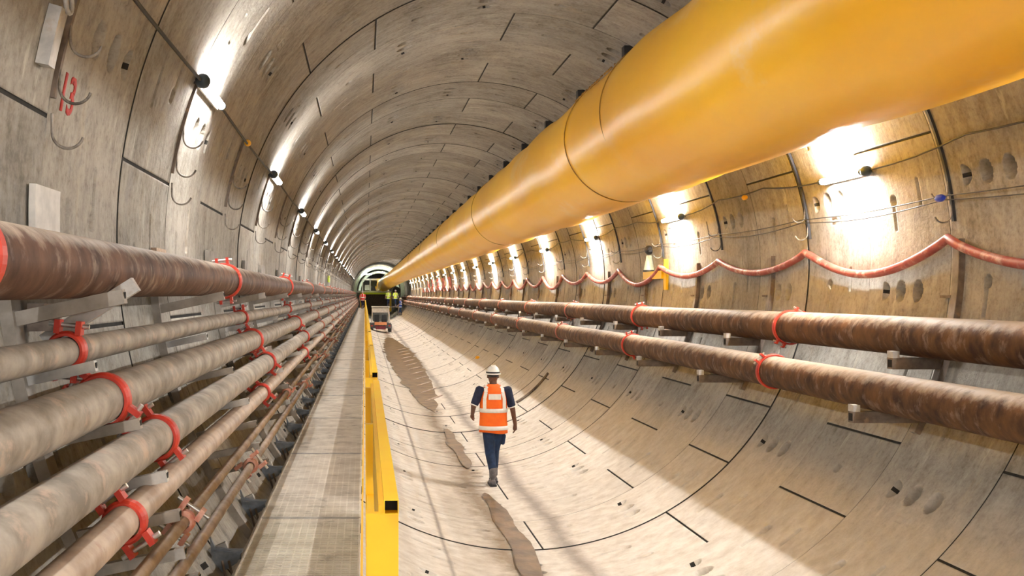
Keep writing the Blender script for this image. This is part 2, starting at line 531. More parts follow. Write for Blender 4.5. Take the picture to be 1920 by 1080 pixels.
def ring_meshes(joints, tagname):
    js = sorted(a % 360 for a in joints)
    out = {}
    for i, a0 in enumerate(js):
        a1 = js[(i + 1) % len(js)]
        if a1 <= a0:
            a1 += 360
        mid = ((a0 + a1) / 2 + 180) % 360 - 180
        sec = 'ceiling' if abs(mid) < 52 else ('floor' if abs(mid) > 127.5 else ('wall_right' if mid > 0 else 'wall_left'))
        g = 0.011 / R
        t0, t1 = math.radians(a0) + g, math.radians(a1) - g
        na = max(4, int((t1 - t0) * R / RES_A))
        ny = int(W / RES_Y)
        th = np.linspace(t0, t1, na)
        yy = np.linspace(0.0065, W - 0.0065, ny)
        T, Y = np.meshgrid(th, yy, indexing='ij')
        tm, half = (t0 + t1) / 2, (t1 - t0) / 2 * R
        dep = pocket_depth((T - tm) * R, Y, half)
        # skirt ring of vertices pushed back into the gap
        dep[0, :] = 0
        dep[-1, :] = 0
        Tp = np.pad(T, 1, mode='edge')
        Yp = np.pad(Y, 1, mode='edge')
        Dp = np.pad(dep, 1, mode='constant', constant_values=0.055)
        rr = R + Dp
        X = rr * np.sin(Tp)
        Z = rr * np.cos(Tp)
        A, B = Tp.shape
        vs = np.stack([X, Yp, Z], -1).reshape(-1, 3)
        idx = np.arange(A * B).reshape(A, B)
        q = np.stack([idx[:-1, :-1], idx[:-1, 1:], idx[1:, 1:], idx[1:, :-1]], -1).reshape(-1, 4)
        # black gaskets in the joints
        ga = np.linspace(math.radians(a0), math.radians(a1), max(4, na // 3))
        st = []
        for yv in (-0.008, 0.008):
            st.append(np.stack([(R + 0.007) * np.sin(ga), np.full_like(ga, yv), (R + 0.007) * np.cos(ga)], -1))
        gv = np.concatenate(st)
        m_ = len(ga)
        i_ = np.arange(m_ - 1)
        gq = np.stack([i_, i_ + m_, i_ + 1 + m_, i_ + 1], -1)
        ge = []
        for aa in (math.radians(a0) - g * 1.2, math.radians(a0) + g * 1.2):
            for yv in (0.0, W):
                ge.append(((R + 0.008) * math.sin(aa), yv, (R + 0.008) * math.cos(aa)))
        gv = np.concatenate([gv, np.array(ge)])
        gq = np.concatenate([gq, np.array([[2 * m_, 2 * m_ + 1, 2 * m_ + 3, 2 * m_ + 2]])]) + len(vs)
        qm = np.zeros((A - 1, B - 1), dtype=np.int32)
        qm[0, :] = qm[-1, :] = 1
        qm[:, 0] = qm[:, -1] = 1
        um = (Tp[:-1, :-1] + Tp[1:, 1:]) / 2 - tm
        vm = (Yp[:-1, :-1] + Yp[1:, 1:]) / 2
        qm[hole_shade_mask(um * R, vm, half)] = 1  # bolt holes coloured black for the shade inside them
        mi = np.concatenate([qm.reshape(-1), np.ones(len(gq), dtype=np.int32)])
        out.setdefault(sec, []).append((np.concatenate([vs, gv]), np.concatenate([q, gq]), mi))
    res = {}
    for sec, parts in out.items():
        off, V, Q, MI = 0, [], [], []
        for vs, q, mi in parts:
            MI.append(mi)
            V.append(vs)
            Q.append(q + off)
            off += len(vs)
        V, Q = np.concatenate(V), np.concatenate(Q)
        me = bpy.data.meshes.new(sec + '_' + tagname)
        me.vertices.add(len(V))
        me.vertices.foreach_set('co', V.ravel())
        me.loops.add(Q.size)
        me.loops.foreach_set('vertex_index', Q.ravel().astype(np.int32))
        me.polygons.add(len(Q))
        me.polygons.foreach_set('loop_start', np.arange(0, Q.size, 4, dtype=np.int32))
        me.materials.append(M['concrete'])
        me.materials.append(M['gasket'])
        me.polygons.foreach_set('material_index', np.concatenate(MI))
        me.update()
        me.validate()
        res[sec] = me
    return res


RING = [ring_meshes(EVEN, 'even'), ring_meshes(ODD, 'odd')]
for n in range(FIRST, LAST):
    k = 1 + (random.random() - 0.5) * 0.0044
    for sec, me in RING[n % 2].items():
        o = bpy.data.objects.new(sec, me)
        o.location = (AX, Y0 + n * W, AZ)
        o.scale = (k, 1, k)
        COL.objects.link(o)
        o['kind'] = 'structure'
# the dark grout behind the joints
b = MB()
vs, fs, n = [], [], 96
for y in (Y0 + FIRST * W, YEND):
    for j in range(n):
        a = 2 * PI * j / n
        vs.append((AX + (R + 0.20) * math.sin(a), y, AZ + (R + 0.20) * math.cos(a)))
b.add(vs, [(j, (j + 1) % n, n + (j + 1) % n, n + j) for j in range(n)])
o = b.build('wall_backing', M['gasket'])
o['kind'] = 'structure'
# end of the drive
b = MB()
n = 64
b.add([(AX + (R + 0.2) * math.sin(2 * PI * j / n), YEND, AZ + (R + 0.2) * math.cos(2 * PI * j / n)) for j in range(n)], [tuple(range(n))])
o = b.build('wall_end', M['concrete'])
o['kind'] = 'structure'


# ------------------------------------------------------------------ ventilation duct
DX, DZ, DR = 3.53, CZ + 2.09, 0.85
duct = empty('ventilation_duct', (DX, 0, DZ), 'huge yellow ventilation duct hung under the crown along the tunnel', 'duct')
b = MB()
YA, YB = -8.0, 137.0
ny = int((YB - YA) / 0.22)
nj = 72
vs, fs = [], []
for i in range(ny + 1):
    y = YA + (YB - YA) * i / ny
    ph = ((y - 13.7) / 2.96) % 1.0
    sag = 0.035 * math.sin(PI * ph)
    wob = 1 + 0.010 * math.cos(2 * PI * y / 5.92) + 0.006 * math.sin(y * 1.9)
    for ys in (11.6, 13.6):
        wob -= 0.02 * math.exp(-((y - ys) / 0.12) ** 2)
    for j in range(nj):
        a = 2 * PI * j / nj
        r = DR * wob * (1 + 0.010 * noise.noise(Vector((math.sin(a) * 1.6, y * 0.9, math.cos(a) * 1.6))))
        # the fabric peaks a little at its hanging line
        if a < 0.35 or a > 2 * PI - 0.35:
            aa = min(a, 2 * PI - a)
            r += 0.03 * (1 - aa / 0.35)
        bq = max(0.0, (y - 92) / 45) ** 1.6
        vs.append((r * math.sin(a) - 1.3 * bq, y, r * math.cos(a) - sag - 1.0 * bq))
for i in range(ny):
    for j in range(nj):
        j2 = (j + 1) % nj
        fs.append((i * nj + j, i * nj + j2, (i + 1) * nj + j2, (i + 1) * nj + j))
b.add(vs, fs, True)
b.add([(-1.3, YB, -1.0)] + vs[ny * nj:], [(0, 1 + j, 1 + (j + 1) % nj) for j in range(nj)])
b.build('duct_tube', M['duct'], duct)
for ys in (5.3, 11.55, 13.6, 25.5, 38, 50, 63, 76):
    b = MB()
    pts = []
    for j in range(64):
        a = 2 * PI * j / 64
        pts.append(((DR * 0.998) * math.sin(a), ys + 0.03 * math.sin(3 * a), (DR * 0.998) * math.cos(a)))
    b.tube(pts, 0.007, 6, closed=True)
    b.build('seam_band', M['seam'], duct)
b = MB()                              # lacing between two seams, on the upper left side
for i in range(26):
    y = 11.6 + 2.0 * i / 25
    a = math.radians(-53 + 3 * random.random())
    a2 = a + math.radians(random.choice((-3, 3)))
    r1 = DR + 0.012
    b.tube([(r1 * math.sin(a), y, r1 * math.cos(a)), (r1 * math.sin(a2), y + 0.09, r1 * math.cos(a2))], 0.008, 5)
b.build('lacing', M['seam'], duct)

k = 0
hang0 = None
y = 13.7 - 3 * 2.96
while y < 116:
    k += 1
    lab = 'dark steel hanger above the yellow duct, %s to the camera' % nth(k)
    if hang0 is None:
        h = empty('duct_hanger', (3.6, y, 0), lab, 'hanger', 'duct hangers along the crown')
        zt = AZ + math.sqrt(R * R - 1.7 ** 2)
        MB().box(-0.11, 0.07, -0.07, 0.07, zt - 0.16, zt + 0.01).build('ceiling_plate', M['black'], h)
        b = MB()
        c = zt - 0.22
        b.tube([(-0.02 + 0.07 * math.cos(t), 0, c + 0.075 * math.sin(t)) for t in np.linspace(PI * 0.5, PI * 2.2, 12)], 0.022, 8)
        b.build('hook', M['black'], h)
        b = MB()
        b.tube([(-0.03, 0, c - 0.05), (-0.06, 0, DZ + DR + 0.02)], 0.006, 6)
        b.build('wire', M['black'], h)
        hang0 = h
    else:
        copy_tree(hang0, (3.6, y, 0), lab)
    y += 2.96


# ------------------------------------------------------------------ pipes with red couplings
def coupling_mesh(r, lug, mat, big=True):
    """a grooved-pipe coupling around the y axis; lug = angle of its bolted ears (0 up, + right)."""
    b = MB()
    n = 36
    prof = [(-0.034, r + 0.003), (-0.034, r + 0.014), (-0.020, r + 0.024), (0.020, r + 0.024), (0.034, r + 0.014), (0.034, r + 0.003)]
    if not big:
        prof = [(y * 0.7, r + (q - r) * 0.5) for y, q in prof]
    vs, fs = [], []
    m = len(prof)
    for j in range(n):
        a = 2 * PI * j / n
        for y, q in prof:
            vs.append((q * math.sin(a), y, q * math.cos(a)))
    for j in range(n):
        j2 = (j + 1) % n
        for i in range(m - 1):
            fs.append((j * m + i, j2 * m + i, j2 * m + i + 1, j * m + i + 1))
    b.add(vs, fs)
    sc = 1.0 if big else 0.5
    for la in (lug, lug + PI):
        c, s_ = math.cos(la), math.sin(la)
        for e in (-1, 1):
            off = e * 0.045 * sc
            p = [((r + q) * s_ + off * c, (r + q) * c - off * s_) for q in (0.01, 0.068 * sc)]
            b.bar((p[0][0], 0, p[0][1]), (p[1][0], 0, p[1][1]), 0.055 * sc, 0.024 * sc, up=(c, 0, -s_))
    me = b.mesh('coupling', mat)
    bolts = []
    for la in (lug, lug + PI):
        b = MB()
        c, s_ = math.cos(la), math.sin(la)
        q = r + 0.048 * sc
        b.tube([(q * s_ - 0.085 * sc * c, 0, q * c + 0.085 * sc * s_), (q * s_ + 0.085 * sc * c, 0, q * c - 0.085 * sc * s_)], 0.010 * sc, 8)
        bolts.append(b.mesh('bolt', M['bolt']))
    return me, bolts


def pipe(name_label, x, z, r, mat, ycs, lug, cmat, big=True, name='steel_pipe', y1=132.0, group=None):
    p = empty(name, (x, 0, z), name_label, 'pipe', group)
    ymin = ycs[0] - 6.05 * 2
    b = MB()
    pts, rads = [], []
    y = ymin
    while y < y1:
        wob = 0.010 * math.sin(y * 0.45 + x * 7)
        pts.append((0, y, wob * 0.6))
        rads.append(r)
        y += 1.0
    b.tube(pts, rads, 40 if r > 0.05 else 18)
    b.build('pipe_run', mat, p)
    cme, bme = coupling_mesh(r, lug, cmat, big)
    cme2 = coupling_mesh(r, lug, M['dull_red'], big)[0]
    y = ycs[0]
    i = 0
    while y < y1 - 1:
        c = bpy.data.objects.new('coupling', cme if i < 3 else cme2)
        COL.objects.link(c)
        c.parent = p
        c.location = (0, y, 0)
        c.rotation_euler = (0, random.uniform(-0.5, 0.5) if i > 0 else 0, 0)
        for bm_ in bme:
            bo = bpy.data.objects.new('bolt', bm_)
            COL.objects.link(bo)
            bo.parent = c
        i += 1
        y = ycs[i] if i < len(ycs) else y + 6.05
    return p


GL, GR = 'pipes racked along the left wall', 'large pipes along the right wall'
LEFT = [(-1.20, CZ + 0.114, 0.130), (-1.25, CZ - 0.2375, 0.061), (-1.10, CZ - 0.447, 0.096), (-0.98, CZ - 0.672, 0.087),
        (-0.90, CZ - 0.853, 0.061), (-0.82, CZ - 1.030, 0.028), (-0.76, CZ - 1.140, 0.027)]
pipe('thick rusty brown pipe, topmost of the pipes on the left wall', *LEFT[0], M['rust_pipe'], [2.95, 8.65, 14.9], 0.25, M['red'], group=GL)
pipe('dusty grey pipe just below the thick rusty pipe, left wall', *LEFT[1], M['grey_pipe'], [4.25, 10.2], 0.1, M['red'], group=GL)
pipe('wide dusty grey pipe, third from the top on the left wall', *LEFT[2], M['grey_pipe'], [4.25, 9.85], 2.2, M['red'], group=GL)
pipe('wide dusty grey pipe, fourth from the top on the left wall', *LEFT[3], M['grey_pipe'], [4.75, 10.0], 2.5, M['red'], group=GL)
pipe('pinkish grey pipe, fifth from the top on the left wall', *LEFT[4], M['tan_pipe'], [3.8, 8.8], -0.6, M['red'], group=GL)
pipe('thin tan pipe, sixth from the top on the left wall', *LEFT[5], M['tan_pipe'], [4.6, 10.6], 0.6, M['pink'], True, group=GL)
pipe('thin tan pipe, lowest and nearest the walkway', *LEFT[6], M['tan_pipe'], [6.75, 12.8], 0.9, M['pink'], True, group=GL)
RIGHT = [(4.95, CZ - 0.385, 0.179), (4.60, CZ - 0.867, 0.175)]
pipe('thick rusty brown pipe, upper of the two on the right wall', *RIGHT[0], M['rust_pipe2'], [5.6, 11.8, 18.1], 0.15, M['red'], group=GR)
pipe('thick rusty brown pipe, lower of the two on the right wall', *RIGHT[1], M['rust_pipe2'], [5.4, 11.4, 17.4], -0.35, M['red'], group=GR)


# ------------------------------------------------------------------ steel racks that carry the pipes
def left_support(y, lab):
    t = empty('pipe_support', (0, y, 0), lab, 'pipe support', 'pipe supports along the left wall')
    b = MB()
    b.arcbar(R - 0.060, R - 0.005, -92, -132, -0.055, 0.055, 16)
    b.build('post', M['post_grey'], t)
    ang = math.radians(12)
    for i, (x, z, r) in enumerate(LEFT):
        th = 0.045 if i else 0.06
        zc = lambda xx: z - r / math.cos(ang) + math.tan(ang) * (xx - x) - th / 2 / math.cos(ang) - 0.002
        tip = x + r + (0.075 if i < 5 else 0.05)
        root = wall_x(zc(x - 0.2), -1, 0.04)
        a = MB()
        a.bar((root, 0, zc(root)), (tip, 0, zc(tip)), 0.042 if i else 0.055, th)
        arm = a.build('arm', M['galv'] if i % 2 else M['post_grey'], t)
        # dark plate painting the shade inside a hollow channel end
        e = MB()
        e.bar((tip - 0.001, 0, zc(tip)), (tip + 0.002, 0, zc(tip)), 0.026, th * 0.62)
        e.build('channel_mouth_shade', M['hole_shade'], arm)
    return t


k, y, s0 = 0, 4.2 - 2.96, None
while y < 116:
    k += 1
    lab = 'steel rack post with arms under the left pipes, %s to the camera' % nth(k)
    if s0 is None:
        s0 = left_support(y, lab)
    else:
        copy_tree(s0, (0, y, 0), lab)
    y += 2.96


def right_support(y, lab):
    t = empty('pipe_bracket', (0, y, 0), lab, 'pipe bracket', 'pipe brackets along the right wall')
    MB().arcbar(R - 0.045, R - 0.003, 88.0, 118, -0.055, 0.055, 12).build('post', M['post_grey'], t)
    b = MB()
    b.arcbar(R - 0.060, R - 0.003, 87.7, 118, -0.066, -0.056, 12)
    b.build('post_flange', M['dark_steel'], t)
    for (x, z, r) in RIGHT:
        z1 = z - r - 0.052
        root = wall_x(z1, 1, 0.02)
        a = MB()
        a.box(x - 0.26, root, -0.05, 0.05, z1 - 0.05, z1 + 0.05)
        arm = a.build('arm', M['dark_steel'], t)
        MB().box(x - 0.263, x - 0.255, -0.034, 0.034, z1 - 0.034, z1 + 0.034).build('channel_mouth_shade', M['hole_shade'], arm)  # dark plate for the shade in the arm's open end
        MB().box(x - 0.26, x - 0.20, -0.05, 0.05, z1 + 0.05, z1 + 0.11).build('end_stop', M['galv'], arm)
    z1 = CZ - 0.02
    MB().box(wall_x(z1, 1, 0.03) - 0.02, wall_x(z1, 1, 0.03) + 0.02, 0.05, 0.22, z1 - 0.012, z1 + 0.012).build('stub', M['dark_steel'], t)
    return t


k, s0 = 0, None
ys = [6.2, 9.05, 13.2]
while ys[-1] < 112:
    ys.append(ys[-1] + 2.94)
for y in ys:
    k += 1
    lab = 'dark steel bracket post under the right wall pipes, %s to the camera' % nth(k)
    if s0 is None:
        s0 = right_support(y, lab)
    else:
        copy_tree(s0, (0, y, 0), lab)


# ------------------------------------------------------------------ hook racks
def hook_rack(side, y, lab):
    t = empty('hook_rack', (0, y, 0), lab, 'hook rack', 'hook racks on the %s wall' % ('left' if side < 0 else 'right'))
    a0, a1 = (68, 80.5) if side < 0 else (64, 85)
    b = MB()
    b.arcbar(R - 0.030, R - 0.004, side * a0, side * a1, -0.016, 0.016, 10)
    b.build('strap', M['black'] if side > 0 else M['dark_steel'], t)
    for z in ((0.76, 0.97, 1.19) if side < 0 else (0.72, 0.93)):
        z += CZ
        x0 = wall_x(z + 0.06, side, 0.03)
        rr = 0.075
        pts = [(x0, 0, z + 0.09)]
        for q in np.linspace(0, 1, 12):
            a = PI + q * PI * 0.9
            pts.append((x0 - side * (rr + rr * math.cos(a)), 0, z + rr * math.sin(a)))
        MB().tube(pts, 0.0075, 8).build('hook', M['hook'], t)
    return t


for side in (-1, 1):
    k, y, s0 = 0, (4.76 if side < 0 else 6.15), None
    while y < 112:
        k += 1
        lab = 'strap with curved cable hooks on the %s wall, %s to the camera' % ('left' if side < 0 else 'right', nth(k))
        if s0 is None:
            s0 = hook_rack(side, y, lab)
        else:
            copy_tree(s0, (0, y, 0), lab)
        y += 2.96


# ------------------------------------------------------------------ wall lamps
def lamp(side, y, lab):
    x, z = (-1.215, CZ + 1.60) if side < 0 else (5.12, CZ + 1.26)
    t = empty('wall_lamp', (x, y, z), lab, 'lamp', 'tube lamps on the %s wall' % ('left' if side < 0 else 'right'))
    MB().tube([(0, -0.42, 0), (0, 0.50, 0)], 0.030, 14).build('light_tube', M['tubeL'] if side < 0 else M['tubeR'], t)
    b = MB()
    b.ball((0, -0.50, 0), 0.058, 16)
    b.tube([(0, -0.47, 0), (0, -0.40, 0)], 0.040, 14)
    b.build('end_cap', M['lamp_cap'], t)
    MB().tube([(0, 0.49, 0), (0, 0.545, 0)], 0.034, 14).build('far_cap', M['lamp_cap'], t)
    sg = side
    b = MB()
    b.box(*sorted((sg * 0.034, sg * 0.050)), -0.44, 0.52, -0.032, 0.032)
    b.build('back_shield', M['cream_paint'], t)  # added behind the tube to keep its light off the wall
    for yy in (-0.44, 0.52):
        xx = wall_x(z, side) - x
        MB().bar((0, yy, 0), (xx, yy, 0), 0.03, 0.015).build('bracket', M['black'], t)
    return t


LAMPS = {}
for side, ya, sp in ((-1, 8.1, 5.92), (1, 10.85, 6.05)):
    k, s0 = 0, None
    ys = []
    y = ya - 2 * sp
    while y < 116:
        ys.append(y)
        y += sp
    LAMPS[side] = ys
    for y in ys:
        k += 1
        vis = k - 2 if y > 3 else 0
        if vis > 0:
            lab = 'glowing white tube lamp on the %s wall, %s to the camera' % ('left' if side < 0 else 'right', nth(vis))
        else:
            lab = 'white tube lamp on the %s wall %s the camera' % ('left' if side < 0 else 'right', 'behind' if y < 0 and k == 1 else 'beside or just behind')
        if s0 is None:
            s0 = lamp(side, y, lab)
            z0 = s0.location
        else:
            copy_tree(s0, (z0.x, y, z0.z), lab)

# cables feeding the lamps
b = MB()
pts = []
ys = LAMPS[-1]
for i in range(len(ys) - 1):
    a, c = ys[i] + 0.54, ys[i + 1] - 0.54
    for q in np.linspace(0, 1, 9):
        z = CZ + 1.60 - 0.03 * math.sin(PI * q)
        pts.append((-1.225, a + (c - a) * q, z))
b.tube(pts, 0.012, 8)
tag(b.build('power_cable', M['black']), 'black cable strung between the left wall lamps', 'cable')
b = MB()
pts = []
ys = LAMPS[1]
for i in range(len(ys) - 1):
    a, c = ys[i] + 0.54, ys[i + 1] - 0.55
    for q in np.linspace(0, 1, 13):
        z = CZ + 1.27 + 0.11 * math.sin(PI * q) - 0.035 * abs(math.sin(3 * PI * q))
        pts.append((wall_x(z, 1, 0.05), a + (c - a) * q, z))
b.tube(pts, 0.0095, 8)
tag(b.build('power_cable', M['black']), 'black cable looping between the right wall lamps', 'cable')
for off, r, lab in ((0.0, 0.006, 'thin dark cable below the right lamps, upper of the pair'), (-0.035, 0.006, 'thin dark cable below the right lamps, lower of the pair')):
    b = MB()
    pts = []
    y = 3.2
    while y < 90:
        ph = ((y - 9.11) / 2.96) % 1.0
        z = CZ + 0.885 + off - (0.03 + 0.03 * (off < 0)) * math.sin(PI * ph)
        pts.append((wall_x(z, 1, 0.09), y, z))
        y += 0.37
    b.tube(pts, r, 6)
    tag(b.build('thin_cable', M['black']), lab, 'cable', 'thin cables on the right wall')
# connectors
for (x, y, z, mk, lab) in ((-1.225, 10.6, CZ + 1.585, 'yellow_plastic', 'small orange-yellow connector on the left lamp cable'),
                           (5.10, 13.6, CZ + 1.30, 'yellow_plastic', 'small yellow connector on the right lamp cable'),
                           (5.14, 9.05, CZ + 0.86, 'blue_plastic', 'small blue tie on the thin cables by a hook strap')):
    b = MB()
    b.tube([(x, y - 0.05, z), (x, y - 0.02, z), (x, y + 0.03, z), (x, y + 0.06, z)], [0.02, 0.034, 0.034, 0.02], 12)
    tag(b.build('cable_connector', M[mk]), lab, 'connector')

# red hose slung from hook to hook
b = MB()
pts = []
y = 3.2
random.seed(3)
sags = [random.uniform(0.20, 0.34) for _ in range(60)]
sags[2] = 0.16
sags[1] = 0.30
while y < 92:
    q = (y - 9.11) / 2.96
    i = math.floor(q)
    ph = q - i
    z = CZ + 0.50 - sags[i + 4] * math.sin(PI * ph) ** 0.8
    if i == 0:
        z = CZ + 0.51 - 0.30 * math.sin(PI * ph) ** 0.9
    pts.append((wall_x(z, 1, 0.08), y, z))
    y += 0.148
b.tube(pts, 0.043, 12)
tag(b.build('hose', M['hose']), 'dusty red hose slung in loops along the right wall', 'hose')
random.seed(11)

# ------------------------------------------------------------------ walkway
WZ = CZ - 1.55
WX0, WX1 = -0.716, -0.036
k, s0 = 0, None
y = 7.04 - 2.84 * 2
while y < 116:
    k += 1
    lab = 'dusty grating panel of the walkway, %s to the camera' % nth(k)
    if s0 is None:
        t = empty('walkway_grating', (0, y, WZ), lab, 'walkway panel', 'grating panels of the walkway')
        b = MB()
        L = 2.83
        n = int(L / 0.030)
        for i in range(n + 1):
            yy = i * L / n
            b.box(WX0 + 0.004, WX1 - 0.004, yy - 0.0075 + (0.01 if i == 0 else 0), yy + 0.0075 - (0.01 if i == n else 0), -0.03, -0.002)
        for i in range(1, 14):
            xx = WX0 + (WX1 - WX0) * i / 14
            b.box(xx - 0.005, xx + 0.005, 0, L, -0.03, -0.004)
        b.build('mesh_bars', M['grating'], t)
        b = MB()
        for xx in (WX0, WX1):
            b.box(xx - 0.006, xx + 0.006, 0.003, L - 0.003, -0.04, 0.0)
        b.build('edge_bar', M['grating'], t)
        b = MB()
        b.box(WX0, WX1, 0.003, 0.012, -0.04, 0.003)
        b.box(WX0, WX1, L - 0.012, L - 0.003, -0.04, 0.001)
        b.build('end_bar', M['galv'], t)
        s0 = t
    else:
        copy_tree(s0, (0, y, WZ), lab)
    y += 2.84
for x, lab in ((WX0 - 0.02, 'pale steel beam under the left edge of the walkway'), (WX1 - 0.02, 'pale steel beam under the right edge of the walkway')):
    b = MB()
    b.box(x - 0.02, x + 0.02, 0.5, 125, WZ - 0.16, WZ - 0.042)
    b.box(x - 0.035, x + 0.02, 0.5, 125, WZ - 0.165, WZ - 0.155)
    tag(b.build('walkway_beam', M['grating']), lab, 'beam', 'beams under the walkway')
k, s0, y = 0, None, 6.1 - 1.48 * 3
while y < 112:
    k += 1
    lab = 'walkway bracket with blue-grey gusset, %s to the camera' % nth(k)
    if s0 is None:
        t = empty('walkway_bracket', (0, y, 0), lab, 'bracket', 'brackets between left wall and walkway')
        z = WZ - 0.20
        MB().box(wall_x(z, -1, 0.0), WX1 + 0.02, -0.03, 0.03, z - 0.03, z + 0.03).build('cross_beam', M['post_grey'], t)
        b = MB()        # gusset plate, a blue-grey wing reaching up beside the walkway edge
        pr = [(WX0 - 0.22, WZ + 0.11), (WX0 - 0.185, WZ + 0.03), (WX0 - 0.03, WZ + 0.005), (WX0 - 0.03, WZ - 0.05), (WX0 - 0.14, WZ - 0.12), (WX0 - 0.20, WZ - 0.05)]
        vs = [(x, yy, zz) for yy in (-0.012, 0.012) for x, zz in pr]
        n = len(pr)
        b.add(vs, [tuple(range(n)), tuple(reversed(range(n, 2 * n)))] + [(i, (i + 1) % n, n + (i + 1) % n, n + i) for i in range(n)])
        b.box(WX0 - 0.19, WX0 - 0.02, -0.035, 0.035, WZ + 0.002, WZ + 0.012)
        b.build('gusset', M['blue_steel'], t)
        b = MB()
        b.bar((WX0 - 0.10, -0.02, WZ - 0.05), (WX0 - 0.01, -0.22, WZ - 0.25), 0.012, 0.012)
        b.bar((WX0 - 0.14, -0.02, WZ - 0.05), (WX0 - 0.05, -0.22, WZ - 0.27), 0.012, 0.012)
        b.build('tie_rod', M['dark_steel'], t)
        b = MB()
        x0 = wall_x(WZ + 0.03, -1, 0.0)
        b.bar((x0, 0.05, WZ - 0.03), (WX0 - 0.12, 0.05, WZ + 0.03), 0.04, 0.045)
        b.build('arm', M['galv'], t)
        s0 = t
    else:
        copy_tree(s0, (0, y, 0), lab)
    y += 1.48

# railing in lengths, open at each near end
k, s0 = 0, None
rs = [2.96, 7.8, 12.1, 16.5, 20.5]
while rs[-1] < 105:
    rs.append(rs[-1] + 4.2)
TOP = CZ - 0.60
for y in rs:
    k += 1
    lab = 'yellow steel handrail section beside the walkway, %s to the camera' % nth(k)
    if s0 is None:
        t = empty('handrail', (0, y, 0), lab, 'handrail', 'yellow handrail sections')
        L = 4.12
        b = MB()
        th = 0.0025
        x0, x1, z0, z1 = 0.056, 0.099, TOP - 0.043, TOP
        b.box(x0, x1, 0.0, L, z1 - th, z1)
        b.box(x0, x1, 0.0, L, z0, z0 + th)
        b.box(x0, x0 + th, 0.0, L, z0 + th, z1 - th)
        b.box(x1 - th, x1, 0.0, L, z0 + th, z1 - th)
        tr = b.build('top_rail', M['rail_yellow'], t)
        MB().box(x0 + th, x1 - th, 0.05, 0.06, z0 + th, z1 - th).build('rail_mouth_shade', M['hole_shade'], tr)  # dark stop plate painting the shade down the open tube
        MB().box(0.040, 0.056, 0.02, L, TOP - 0.30, TOP - 0.02).build('side_sheet', M['rail_yellow'], t)
        MB().box(0.010, 0.045, 0.35, L, WZ + 0.52, WZ + 0.56).build('mid_rail', M['rail_yellow'], t)
        MB().box(0.004, 0.040, 1.9, L, WZ + 0.30, WZ + 0.34).build('lower_rail', M['rail_yellow'], t)
        MB().box(-0.022, -0.010, -0.1, L + 0.08, WZ, WZ + 0.15).build('kick_plate', M['rail_yellow'], t)
        for py in (0.015, L / 2, L - 0.1):
            MB().box(0.006, 0.099 if py < 1 else 0.06, py, py + (0.03 if py < 1 else 0.05), WZ - 0.05, TOP - 0.044).build('post', M['rail_yellow'], t)
        s0 = t
    else:
        copy_tree(s0, (0, y, 0), lab)

# ------------------------------------------------------------------ water along the invert
def puddle(y0, y1, xc, wd, seed, lab):
    n = 60
    lft, rgt = [], []
    for i in range(n + 1):
        q = i / n
        y = y0 + (y1 - y0) * q
        e = math.sin(PI * q) ** 0.35 if 0 < q < 1 else 0.02
        ww = wd(q) * e * (1 + 0.45 * noise.noise(Vector((y * 0.9, seed, 0))) + 0.2 * noise.noise(Vector((y * 3.1, seed, 4))))
        c = xc(q) + 0.10 * noise.noise(Vector((y * 0.6, seed, 9)))
        lft.append((c - ww / 2, y))
        rgt.append((c + ww / 2, y))
    b = MB()
    m = 7
    vs = []
    for (xa, y), (xb, _) in zip(lft, rgt):
        for j in range(m):
            x = xa + (xb - xa) * j / (m - 1)
            vs.append((x, y, floor_z(x) + 0.018))
    fs = [(i * m + j, (i + 1) * m + j, (i + 1) * m + j + 1, i * m + j + 1) for i in range(n) for j in range(m - 1)]
    b.add(vs, fs, True)
    return tag(b.build('puddle', M['water']), lab, 'puddle', None, 'stuff')


puddle(9.0, 15.6, lambda q: 1.86, lambda q: 0.26, 1.0, 'narrow brown puddle nearest the camera in the tunnel invert')
puddle(17.8, 23.0, lambda q: 1.84, lambda q: 0.24, 5.0, 'short muddy puddle left of the walking worker')
puddle(26.5, 72.0, lambda q: 1.80 - 0.10 * q, lambda q: 0.95 + 0.5 * math.sin(PI * q), 8.0, 'long muddy water channel beyond the worker')
# ribs of dried grout standing across the long channel
for i in range(12):
    y = 29 + i * 2.4
    c = MB()
    xs = 1.72
    pts = [(xs + 0.62 * q, y + 1.5 * q, floor_z(xs + 0.62 * q) + 0.012) for q in np.linspace(0, 1, 8)]
    c.tube(pts, [0.010 + 0.030 * math.sin(PI * q) for q in np.linspace(0, 1, 8)], 8)
    tag(c.build('grout_ridge', M['tan_pipe']), 'wet tan ridge across the long muddy channel, %s to the camera' % nth(i + 1), 'grout ridge', 'wet ridges across the muddy channel')
# cable lying curved on the invert right of the worker
b = MB()
pts = []
for q in np.linspace(0, 1, 20):
    x = 3.62 + 0.82 * q
    y = 24.2 + 0.4 * q * q
    pts.append((x, y, floor_z(x) + 0.03))
b.tube(pts, 0.030, 8)
tag(b.build('ground_cable', M['dark_steel']), 'short dark cable curving up the invert to the right of the worker', 'cable')
b = MB()
x, y = 4.05, 36.4
zf = floor_z(x)
b.tube([(x, y, zf), (x, y, zf + 0.07), (x, y, zf + 0.10)], [0.085, 0.075, 0.04], 16)
tag(b.build('marker_cap', M['yellow_plastic']), 'small yellow cap on the invert above right of the worker', 'marker')

# ------------------------------------------------------------------ things on the left wall
def curved_sheet(side, a0, a1, y0, y1, inset, th, mat, name):
    b = MB()
    b.arcbar(R - inset - th, R - inset, side * a0, side * a1, y0, y1, 6)
    return b.build(name, mat)


def z2a(z):
    return math.degrees(math.acos(max(-1, min(1, (z - AZ) / R))))


